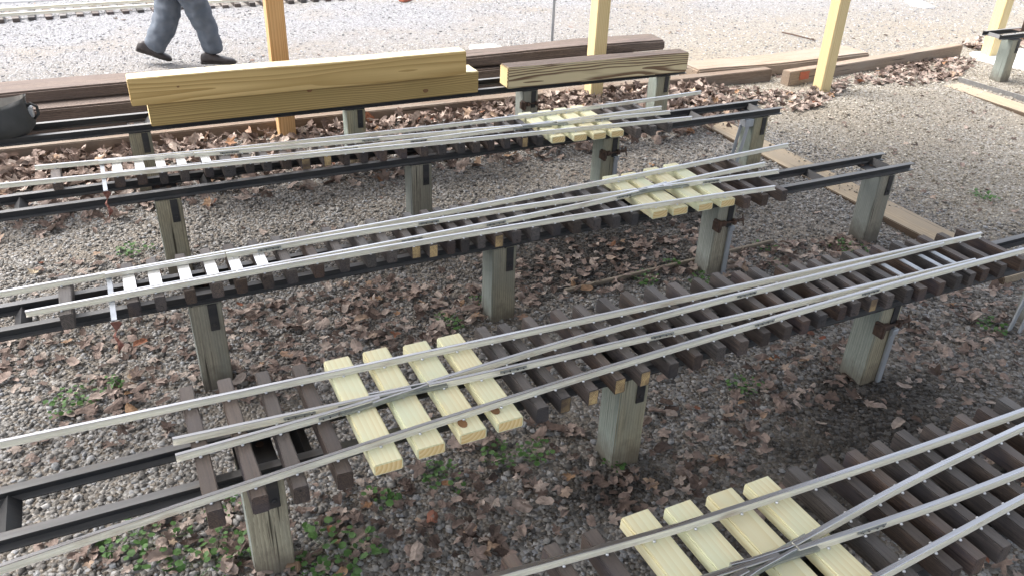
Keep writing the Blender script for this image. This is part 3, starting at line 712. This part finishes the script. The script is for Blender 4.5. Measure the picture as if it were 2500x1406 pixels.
BAR = [(-.0045, .0045), (.0045, .0045), (.0045, .0225), (.0035, .0235), (-.0035, .0235), (-.0045, .0225)]
WING = [(-.009, .0012), (.009, .0012), (.009, .004), (.003, .006), (.003, .017), (.0056, .019), (.0056, .0234), (-.0056, .0234), (-.0056, .019), (-.003, .017), (-.003, .006), (-.009, .004)]
b = MB(); b.box(-.045, .045, -.0032, .0, .0032, .0118)
for x in (-.033, -.013, .013, .033): b.tube([(x, -.0032, .0075), (x, -.0072, .0075)], .0040, 6, 1)
FISH = b.mesh('joint_plate', ['fish', 'bolt'], .0008)
def interp(pts):
    a = sorted(pts); xs = [p[0] for p in a]; ys = [p[1] for p in a]
    def f(x):
        if x <= xs[0]: return ys[0]+(x-xs[0])*(ys[1]-ys[0])/(xs[1]-xs[0])
        if x >= xs[-1]: return ys[-1]+(x-xs[-1])*(ys[-1]-ys[-2])/(xs[-1]-xs[-2])
        return float(np.interp(x, xs, ys))
    # smooth the kinks
    return lambda x: (f(x-.12)+2*f(x)+f(x+.12))/4
def fpoly(c): return lambda x: float(np.polyval(c, x))
def rail_part(par, name, xs, yf, prof, ties, lift=0., screws=True, ox=0, oy=0, mt='alu'):
    prof = RS(prof)
    b = MB(); mis = [2 if prof[k][1] > .0176 and prof[(k+1) % len(prof)][1] > .0176 else 0 for k in range(len(prof))]
    b.sweep([(x-ox, yf(x)-oy, ZT+lift) for x in xs], prof, 0, mis)
    if screws:
        lo, hi = min(xs), max(xs)
        for tx in ties:
            if not lo+.01 < tx < hi-.01: continue
            for s in (-1, 1):
                x = tx+random.uniform(-.007, .007)+s*.006; y = yf(x)+s*.0138
                b.tube([(x-ox, y-oy, ZT+.0005), (x-ox, y-oy, ZT+.003), (x-ox, y-oy, ZT+.0054)], [.0048, .0043, .0026], 6, 1)
    return link(name, b.mesh(name, [mt, 'screw', 'alu_top']), par)
def turnout(label, near_px, far_y, pale_idx, raw_idx, A, D, B, C, xA, xD, xB, xC, xc, side, plates, joints, extra=(), big=(), skip_near=None):
    t = thing('switch_track', label, 'track', (1.5, A(1.5)-.12, 0), 0, 'miniature railway switches laid on the racks')
    ox, oy = 1.5, A(1.5)-.12
    nf = np.array([at(u, v, ZT-.003)[:2] for u, v in near_px]); txs = []
    ny = np.convolve(np.pad(nf[:, 1], 2, mode='edge'), [.15, .2, .3, .2, .15], 'valid')
    lst = [(nf[i, 0], .5*ny[i]+.5*nf[i, 1], i) for i in range(len(nf))]+[(x, y, None) for x, y in extra]
    for x, y0, i in lst:
        pale = i in pale_idx; w = .088 if pale else .038
        xc_ = x+w/2; y1 = far_y(x)+random.uniform(-.008, .008)
        txs.append(xc_)
        me = random.choice(PALE) if pale else (random.choice(RAW) if i in raw_idx else random.choice(DARK))
        o = bpy.data.objects.new('tie', me); COL.objects.link(o); o.parent = t
        o.location = (xc_-ox, (y0+y1)/2-oy, ZT-.0003); o.scale = (1.45 if i in big else (1 if pale else random.uniform(.92, 1.12)), y1-y0, 1)
        o.rotation_euler = (0, 0, random.uniform(-.012, .012))
        if pale: o['label'] = 'new pale yellow wooden tie'
        elif i in raw_idx: o['label'] = 'old dark tie with a broken yellow end'
        if i in plates:
            b = MB(); pw = .0205 if side < 0 else .012; b.box(-pw, pw, plates[i][0]-oy, plates[i][1]-oy, ZT+.0001, ZT+.0022); link('slide_plate', b.mesh('plate', 'plate' if side < 0 else 'galv'), t, (xc_-ox, 0, 0))
    ls = lambda a, c: list(np.linspace(a, c, max(4, int(abs(c-a)/.08))))
    kw = dict(ox=ox, oy=oy)
    rail_part(t, 'stock_rail', ls(*xA), A, RAIL, txs, **kw); rail_part(t, 'stock_rail', ls(*xD), D, RAIL, txs, **kw)
    # which of B, C is the upper (larger y) one on the points side
    s = side
    xt = xc+s*.075
    up, lo = (B, C)
    for fn, tip, outf, sg in ((B, xB[0], C, 1), (C, xC[0], B, -1)):
        pt = tip-s*.42                                   # planed point blade, then full rail
        rail_part(t, 'point_blade', ls(tip, pt), lambda x, fn=fn: fn(x), BAR, txs, .0006, False, **kw)
        rail_part(t, 'closure_rail', ls(pt-s*.004, xt), fn, RAIL, txs, .0004, **kw)
        def wing(x, fn=fn, outf=outf, sg=sg):
            d = (xt-x)*s; e = outf(x)+sg*.0110
            if d < .03: k = d/.03; return fn(x)*(1-k)+e*k
            if d > .13: return e+sg*(d-.13)*.08
            return e
        rail_part(t, 'wing_rail', [xt-s*d for d in (0.004, .008, .015, .022, .03, .05, .1, .13, .16, .18)], wing, BAR, txs, .0009, False, mt='fish', **kw)
    start = xc-s*.0
    gap = next(d for d in np.arange(.02, 1.2, .01) if abs(B(xc-s*d)-C(xc-s*d)) > .0118)
    rail_part(t, 'frog_rail', ls(xc+s*.02, xC[1]), C, RAIL, txs, .0004, **kw)
    rail_part(t, 'frog_rail', ls(xc-s*gap, xB[1]), B, RAIL, txs, .0010, **kw)
    b = MB(); p0, p1 = xc+s*.13, xc-s*.20
    fx = [p0+(p1-p0)*i/8 for i in range(9)]; lo_ = [min(B(x), C(x))-.015-oy for x in fx]; hi_ = [max(B(x), C(x))+.015-oy for x in fx]
    vs = [(x-ox, y, ZT+z) for z in (.0030, .0108) for x, y in list(zip(fx, lo_))+list(zip(fx[::-1], hi_[::-1]))]; k = len(fx)*2
    b.add(vs, [tuple(range(k)), tuple(range(k, 2*k))]+[(i, (i+1) % k, k+(i+1) % k, k+i) for i in range(k)]); link('frog_plate', b.mesh('frog_plate', 'fish'), t)
    for f, x in joints:
        x_, y_ = x, f(x)
        an = math.atan2(f(x+.02)-f(x-.02), .04)
        link('joint_plate', FISH, t, (x_-ox, y_-.0030-oy, ZT+.0014), an)
    return t, txs

n4 = [(505,1255),(614,1218),(720,1196),(825,1160),(912,1144),(1016,1100),(1120,1063),(1214,1037),(1314,1000),(1366,975),(1438,960),(1503,928),(1564,911),(1636,894),(1694,873),(1752,852),(1810,839),(1862,815),(1916,801),(1961,788),(2002,774),(2048,753),(2083,743),(2128,733),(2169,726),(2212,709),(2251,709),(2295,695),(2333,678),(2370,672),(2401,661),(2445,651),(2493,637)]
far4 = interp([(-.1, 2.206), (.3, 2.195), (.45, 2.165), (.9, 2.153), (1.5, 2.172), (2.0, 2.165), (2.25, 2.115), (3.3, 2.088)])
A4 = fpoly([.0016, -.0359, 2.093]); D4 = fpoly([-.0144, .0888, 1.6819])
B4 = interp([(3.02, 1.984), (2.425, 1.979), (1.852, 1.978), (1.224, 1.955), (.897, 1.93), (.444, 1.888), (-.028, 1.869)])
C4 = interp([(3.02, 1.8325), (2.467, 1.845), (1.982, 1.852), (1.607, 1.866), (1.287, 1.879), (.927, 1.888), (.451, 1.914), (-.028, 1.941)])
turnout('large near switch with four pale new ties left of the centre post', n4, far4, {4, 5, 6, 7}, {9, 10, 11, 12, 23}, A4, D4, B4, C4, (-1.1, 3.262), (-1.1, 3.9), (3.02, -.028), (3.02, -.028),
        .62, 1, {k: (1.845, 1.965) for k in (26, 27, 28, 29)}, [(C4, .97), (B4, 1.97), (C4, 1.52), (D4, 1.9), (B4, .40), (C4, .31), (D4, 2.42)])

n3 = [(145,772),(310,743),(375,730),(450,713),(515,695),(577,688),(642,678),(701,665),(768,651),(830,636),(895,627),(946,613),(1004,603),(1048,603),(1093,596),(1127,590),(1165,579),(1209,579),(1253,569),(1298,562),(1349,549),(1400,545),(1451,538),(1499,533),(1543,525),(1593,520),(1643,512),(1705,501),(1759,491),(1820,487),(1865,480),(1909,468)]
far3 = interp([(-.35, 3.05), (0, 3.072), (.25, 3.088), (1., 3.115), (2.04, 3.150), (2.27, 3.18), (2.9, 3.2)])
A3 = fpoly([.0078, .0305, 2.9887]); D3 = fpoly([-.0163, .0155, 2.8109])
B3 = interp([(-.145, 2.9725), (.427, 2.978), (.734, 2.984), (1.114, 2.975), (1.649, 2.963), (2.083, 2.939), (2.636, 2.899), (2.921, 2.887)])
C3 = interp([(-.13, 2.8215), (.481, 2.832), (1.015, 2.849), (1.36, 2.862), (1.822, 2.889), (2.039, 2.91), (2.347, 2.95), (2.529, 2.967), (2.923, 2.99)])
T3, tx3 = turnout('middle switch with bright bare plates at left and pale ties at right', n3, far3, {25, 26, 27, 28}, {12, 13, 17}, A3, D3, B3, C3, (-1.1, 3.238), (-.397, 2.761), (-.145, 2.921), (-.13, 2.923),
        2.19, -1, {k: (2.832, 2.985) for k in (1, 2, 3, 4, 5, 6)}, [(B3, .44), (C3, .49), (B3, 1.1), (C3, 1.36), (C3, .98), (C3, 2.03), (B3, 2.52)])

n2 = [(125,437),(280,437),(335,427),(389,427),(440,420),(498,406),(550,410),(599,399),(642,394),(690,389),(739,393),(789,382),(836,381),(881,375),(929,372),(977,365),(1028,360),(1072,357),(1120,353),(1158,352),(1192,345),(1231,341),(1274,338),(1313,336),(1349,338),(1402,333),(1448,329),(1492,323),(1554,317),(1590,312),(1629,304)]
far2 = interp([(-.35, 4.215), (0, 4.20), (.6, 4.165), (1.2, 4.15), (2.1, 4.167), (2.47, 4.19), (2.9, 4.19)])
A2 = fpoly([.02, -.0729, 4.1469]); D2 = fpoly([-.0006, -.0774, 3.964])
B2 = interp([(-.117, 4.1425), (.472, 4.079), (1.054, 4.021), (1.748, 3.96), (2.096, 3.917), (2.948, 3.856)])
C2 = interp([(-.1, 3.984), (.51, 3.945), (1.026, 3.923), (1.405, 3.914), (2.06, 3.915), (2.949, 3.947)])
T2, tx2 = turnout('farthest switch with bright bare plates at left, behind the middle one', n2, far2, {24, 25, 26, 27}, {10, 11, 22}, A2, D2, B2, C2, (-.384, 3.378), (-1.1, 3.009), (-.117, 2.948), (-.1, 2.949),
        2.08, -1, {k: (3.985, 4.145) for k in (1, 2, 3, 4, 5)}, [(B2, .47), (C2, .51), (B2, 1.17), (C2, 1.40), (C2, 1.03), (B2, 2.5)], big={6})

n5x = [.531, .622, .726, .834, .945, 1.065, 1.192, 1.314, 1.461, 1.577, 1.664, 1.757, 1.863, 1.966, 2.09, 2.192, 2.287, 2.40, 2.51, 2.61, 2.72, 2.83]
far5 = interp([(.4, 1.222), (1.0, 1.214), (1.4, 1.188), (2.3, 1.17), (3., 1.16)])
A5 = interp([(.3, 1.19), (.562, 1.171), (1.045, 1.125), (1.392, 1.112), (1.829, 1.097), (2.295, 1.09), (3.0, 1.085)])
D5 = interp([(.3, .735), (.8, .768), (1.378, .809), (1.618, .824), (1.951, .845), (2.6, .868), (3.1, .875)])
B5 = interp([(2.95, 1.07), (2.226, 1.043), (1.795, 1.017), (1.526, .992), (1.4, .976), (1.2, .953), (1.0, .934), (.6, .905)])
C5 = interp([(2.95, .89), (2.047, .914), (1.779, .917), (1.545, .929), (1.328, .944), (1.2, .953), (1.0, .967), (.6, 1.0)])
# the near ends of these ties lie below the picture: give them as world positions
_at = at
def px_of(x, y, z):
    d = np.array([x, y, z-CAM_H]); w = d@FWD
    return ((d@RIGHT)/w*F+1250, (d@DOWN)/w*F+703)
n5 = [px_of(x, .752, ZT-.003) for x in n5x]
turnout('nearest switch in the lower right corner with four pale new ties', n5, far5, {4, 5, 6, 7}, {17}, A5, D5, B5, C5, (.3, 3.0), (.3, 3.1), (2.95, .6), (2.95, .6), 1.2, 1, {}, [(C5, 1.5), (B5, 2.5)])

# knots on pale ties of the near switch (part of the wood)
def knot(tpos, r=.0135):
    b = MB(); vs = [(r*1.0*math.cos(a), r*1.45*math.sin(a), .0008) for a in np.linspace(0, 6.283, 12, endpoint=False)]
    b.add(vs+[(v[0], v[1], -.002) for v in vs], [tuple(range(12))]+[(i, i+12, (i+1) % 12+12, (i+1) % 12) for i in range(12)]); return b.mesh('knot', 'knot')
for ob in [o for o in COL.objects if o.name.startswith('tie') and o.parent and o.parent.get('label', '').startswith('large near')]:
    wx, wy = ob.parent.location.x+ob.location.x, ob.parent.location.y+ob.location.y
    for u, v in ((1129, 1033), (1208, 1001)):
        kx, ky, _ = at(u, v, ZT)
        if abs(kx-wx) < .044:
            k = link('knot', knot(0), ob, (kx-wx, (ky-wy)/ob.scale.y, .0002)); k.scale = (1, 1/ob.scale.y, 1)

# throw bars and the red ribbons on them
for par, x, y0, y1, lab in ((T3, -.135, 2.67, 2.985, 'red ribbon hanging from the middle switch throw bar'), (T2, -.105, 3.815, 4.145, 'red ribbon hanging from the farthest switch throw bar')):
    b = MB(); b.box(-.009, .009, y0, y1, .4725, .4765); link('throw_bar', b.mesh('throw_bar', 'galv', .0005), par, (x-par.location.x, -par.location.y, 0))
    b = MB(); vs = []; n = 9
    for i in range(n):
        t = i/(n-1); w = .014*(1-.55*t)*(1+.35*math.sin(i*2.2)); tw_ = i*.55; cx = .007*math.sin(i*1.3)-.004*t; cy = -.004+.006*math.sin(i*1.9); z = .475-.125*t
        for s in (-1, 1): vs.append((cx+s*w*math.cos(tw_), cy+s*w*math.sin(tw_), z))
    b.add(vs, [(2*i, 2*i+1, 2*i+3, 2*i+2) for i in range(n-1)])
    o = link('ribbon', b.mesh('ribbon', 'red'), None, (x, y0-.006, 0)); md = o.modifiers.new('thick', 'SOLIDIFY'); md.thickness = .0012; tag(o, lab, 'ribbon', 'red ribbons on the throw bars')

# ------------------------------------------------------------------ timbers lying on the far rack, bag
def on_rack(label, x0, x1, y0, y1, z0, h, mat, ends=None, group=None, name='timber', bevel=.004, rz=0., top=None):
    return timber(name, label, 'timber', x0, x1, y0, y1, z0, h, mat, rz, bevel, .0018, group, ends, top)
on_rack('lower of the two stacked yellow timbers on the far rack, olive with a knot', .165, 2.125, 4.79, 4.95, .4205, .137, 'amber2', 'pine_end', 'new yellow timbers on the far rack', top='skylit_top')
on_rack('upper of the two stacked yellow timbers on the far rack, with its top painted as skylit', .085, 2.015, 4.735, 4.855, .5585, .146, 'amber', 'pine_end', 'new yellow timbers on the far rack', rz=-.002, top='skylit_top')
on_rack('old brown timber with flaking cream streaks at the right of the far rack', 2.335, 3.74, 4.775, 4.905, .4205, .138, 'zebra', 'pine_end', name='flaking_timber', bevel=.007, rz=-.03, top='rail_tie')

def side_knot(parent, x, z, r, y):
    b = MB(); a = np.linspace(0, 6.283, 13)[:-1]
    vs = [(x+r*1.5*math.cos(q)*(1+.12*math.sin(3*q)), y-.0008, z+r*math.sin(q)) for q in a]
    b.add(vs+[(v[0], y+.003, v[2]) for v in vs], [tuple(range(12))]+[(i, (i+1) % 12, (i+1) % 12+12, i+12) for i in range(12)]); link('knot', b.mesh('knot', 'knot'), parent)
for o in [o for o in COL.objects if o.get('group') == 'new yellow timbers on the far rack']:
    lo_ = 'lower' in o['label']; yy = min(v.co.y for v in o.data.vertices)
    for x, z, r in (((.62, .045, .012), (-.1, .118, .011)) if lo_ else ((-.2, .105, .010), (-.23, .075, .007), (-.72, .085, .005))): side_knot(o, x, z, r, yy+.0016)
def bag():
    t = thing('tool_bag', 'black canvas tool bag with open top at the left end of the far rack', 'bag', (-.72, 4.95, .4215))
    b = MB(); n = 28; vs = []; fs = []; rows = [(0, .30, .115), (.05, .325, .135), (.105, .315, .13), (.15, .305, .12), (.17, .30, .115)]
    for j, (z, a, c) in enumerate(rows):
        for k in range(n):
            th = 2*math.pi*k/n; e = .45; cx = math.copysign(abs(math.cos(th))**e, math.cos(th)); sy = math.copysign(abs(math.sin(th))**e, math.sin(th))
            w = 1+.03*math.sin(3*th+j*1.7)+random.uniform(-.015, .015); sag = .018*math.cos(th*2+.6) if j > 2 else 0
            vs.append((a*cx*w, c*sy*w, z+sag*(1 if j > 2 else 0)))
    for j in range(len(rows)-1):
        for k in range(n): fs.append((j*n+k, j*n+(k+1) % n, (j+1)*n+(k+1) % n, (j+1)*n+k))
    b.add(vs, fs, 0); b.f.append(tuple(range(n-1, -1, -1))); b.m.append(0)
    o = len(b.v); top = vs[-n:]
    inner = [(x*.94, y*.9, z-.09) for x, y, z in top]; b.add(inner, [], 1)
    for k in range(n): b.f.append(((len(rows)-1)*n+k, (len(rows)-1)*n+(k+1) % n, o+(k+1) % n, o+k)); b.m.append(1)
    b.f.append(tuple(o+k for k in range(n))); b.m.append(1)
    link('bag_body', b.mesh('bag', ['bag', 'bag_in'], smooth=True), t)
    b = MB(); b.tube([(.285, -.02, .125), (.325, -.03, .150), (.35, -.03, .13), (.35, -.03, .09), (.325, -.02, .065)], .0075, 8); link('strap', b.mesh('strap', 'bag', smooth=True), t)
    b = MB(); b.box(.305, .330, -.055, -.01, .08, .135); link('buckle_tab', b.mesh('tab', 'galv', .004), t)
bag()

# ------------------------------------------------------------------ walking person (legs in the picture)
def skin(name, nodes, edges, mat, parent, sub=2, disp=0.):
    me = bpy.data.meshes.new(name); me.from_pydata([p[0] for p in nodes], edges, []); o = link(name, me, parent)
    md = o.modifiers.new('skin', 'SKIN'); md.use_smooth_shade = True
    for i, p in enumerate(nodes):
        r = p[1]; me.skin_vertices[0].data[i].radius = r if isinstance(r, tuple) else (r, r)
    me.skin_vertices[0].data[0].use_root = True
    s = o.modifiers.new('sub', 'SUBSURF'); s.levels = sub; s.render_levels = sub
    if disp:
        tx = bpy.data.textures.new(name, 'CLOUDS'); tx.noise_scale = .06; d = o.modifiers.new('wrinkle', 'DISPLACE'); d.texture = tx; d.strength = disp; d.mid_level = .5
    me.materials.append(M[mat]); return o
pr = thing('person', 'person in grey trousers and black shoes walking across the gravel yard', 'person', (.64, 7.66, 0))
def rel(p): return (p[0]-.64, p[1]-7.66, p[2])
YF, YR = 7.60, 7.76
fk = [aty(u, v, YF) for u, v in ((474, 0), (487, 36), (503, 68), (515, 100), (523, 136))]
rk = [aty(u, v, YR) for u, v in ((412, 0), (408, 36), (400, 68), (384, 98), (373, 127))]
HIP = (.60, 7.68, .80)
fa, ra = fk[-1], rk[-1]
nodes = [((-.04, 0, .88), (.13, .15)), ((-.04, 0, .98), (.125, .15))]
fl = [((HIP[0]+.03, YF+.0, .74)), fk[0], fk[1], fk[2], fk[3], fk[4]]; rl = [((HIP[0]-.03, YR-.01, .74)), rk[0], rk[1], rk[2], rk[3], rk[4]]
fr_ = [.12, .125, .115, .104, .098, .094]; rr_ = [.12, .122, .122, .116, .108, .10]
edges = [(0, 1)]
for L_, rad in ((fl, fr_), (rl, rr_)):
    prev = 0
    for p, r in zip(L_, rad):
        nodes.append((rel(p), (r*.92, r))); edges.append((prev, len(nodes)-1)); prev = len(nodes)-1
body = skin('body', [((-.02, 0, .95), .10), ((-.01, 0, 1.15), .11), ((.01, 0, 1.33), (.11, .13)), ((.02, 0, 1.42), .055), ((.035, 0, 1.50), .06), ((.045, 0, 1.57), .085), ((.04, 0, 1.64), .07),
    ((.01, .17, 1.34), .05), ((.08, .20, 1.12), .04), ((.2, .19, .95), .03), ((.24, .18, .88), .025), ((.0, -.17, 1.34), .05), ((-.08, -.2, 1.12), .04), ((-.06, -.2, .92), .03), ((-.05, -.2, .84), .025)],
    [(0, 1), (1, 2), (2, 3), (3, 4), (4, 5), (5, 6), (2, 7), (7, 8), (8, 9), (9, 10), (2, 11), (11, 12), (12, 13), (13, 14)], 'skin', pr)
skin('trousers', nodes, edges, 'cloth', pr, 3, .032)
skin('jacket', [((-.02, 0, .98), (.14, .16)), ((-.01, 0, 1.18), (.13, .15)), ((.01, 0, 1.34), (.13, .15)), ((.02, 0, 1.40), .07), ((.01, .17, 1.34), .065), ((.08, .2, 1.12), .055), ((.18, .19, .98), .045),
     ((0, -.17, 1.34), .065), ((-.08, -.2, 1.12), .055), ((-.065, -.2, .96), .045)], [(0, 1), (1, 2), (2, 3), (2, 4), (4, 5), (5, 6), (2, 7), (7, 8), (8, 9)], 'jacket', pr)
def shoe(loc, rz, pitch):
    e = link('shoe', None, pr, loc); 
    b = MB(); rows = []; n = 14
    # lofted upper from heel (x=-.07) to toe (x=.21): (x, half width, height)
    prof = [(-.075, .018, .055), (-.065, .034, .085), (-.03, .040, .098), (.02, .040, .092), (.07, .043, .070), (.12, .048, .055), (.165, .046, .047), (.195, .034, .040), (.212, .012, .026)]
    for x, w, h in prof:
        for k in range(n):
            th = math.pi*k/(n-1); rows.append((x, w*math.copysign(abs(math.cos(th))**.7, math.cos(th)), .018+(h-.018)*max(0., math.sin(th))**.75))
    fs = []
    for i in range(len(prof)-1):
        for k in range(n-1): fs.append((i*n+k, i*n+k+1, (i+1)*n+k+1, (i+1)*n+k))
    fs += [tuple(range(n)), tuple((len(prof)-1)*n+k for k in range(n-1, -1, -1))]
    fs += [(i*n, (i+1)*n, (i+1)*n+n-1, i*n+n-1) for i in range(len(prof)-1)]
    b.add(rows, fs, 0)
    o = link('shoe', b.mesh('shoe', 'shoe', smooth=True), pr, loc); o.rotation_euler = (0, pitch, rz)
    COL.objects.unlink(e); bpy.data.objects.remove(e)
    b = MB(); pts = [(-.078, .02), (-.066, .037), (-.03, .042), (.02, .038), (.07, .043), (.12, .050), (.168, .049), (.2, .036), (.217, .012)]
    loop = [(x, w) for x, w in pts]+[(x, -w) for x, w in reversed(pts)]; n2_ = len(loop)
    b.add([(x, y, 0) for x, y in loop]+[(x, y, .02) for x, y in loop], [tuple(range(n2_-1, -1, -1)), tuple(range(n2_, 2*n2_))]+[(i, (i+1) % n2_, n2_+(i+1) % n2_, n2_+i) for i in range(n2_)])
    link('sole', b.mesh('sole', 'sole', .003), o)
    return o
fp = at(515, 158.5, 0); shoe(rel((fp[0], fp[1]+.02, .004)), -.28, 0.)
tp = at(418, 151, 0); shoe(rel((tp[0]-.192, tp[1]+.05, .076)), -.28, .34)
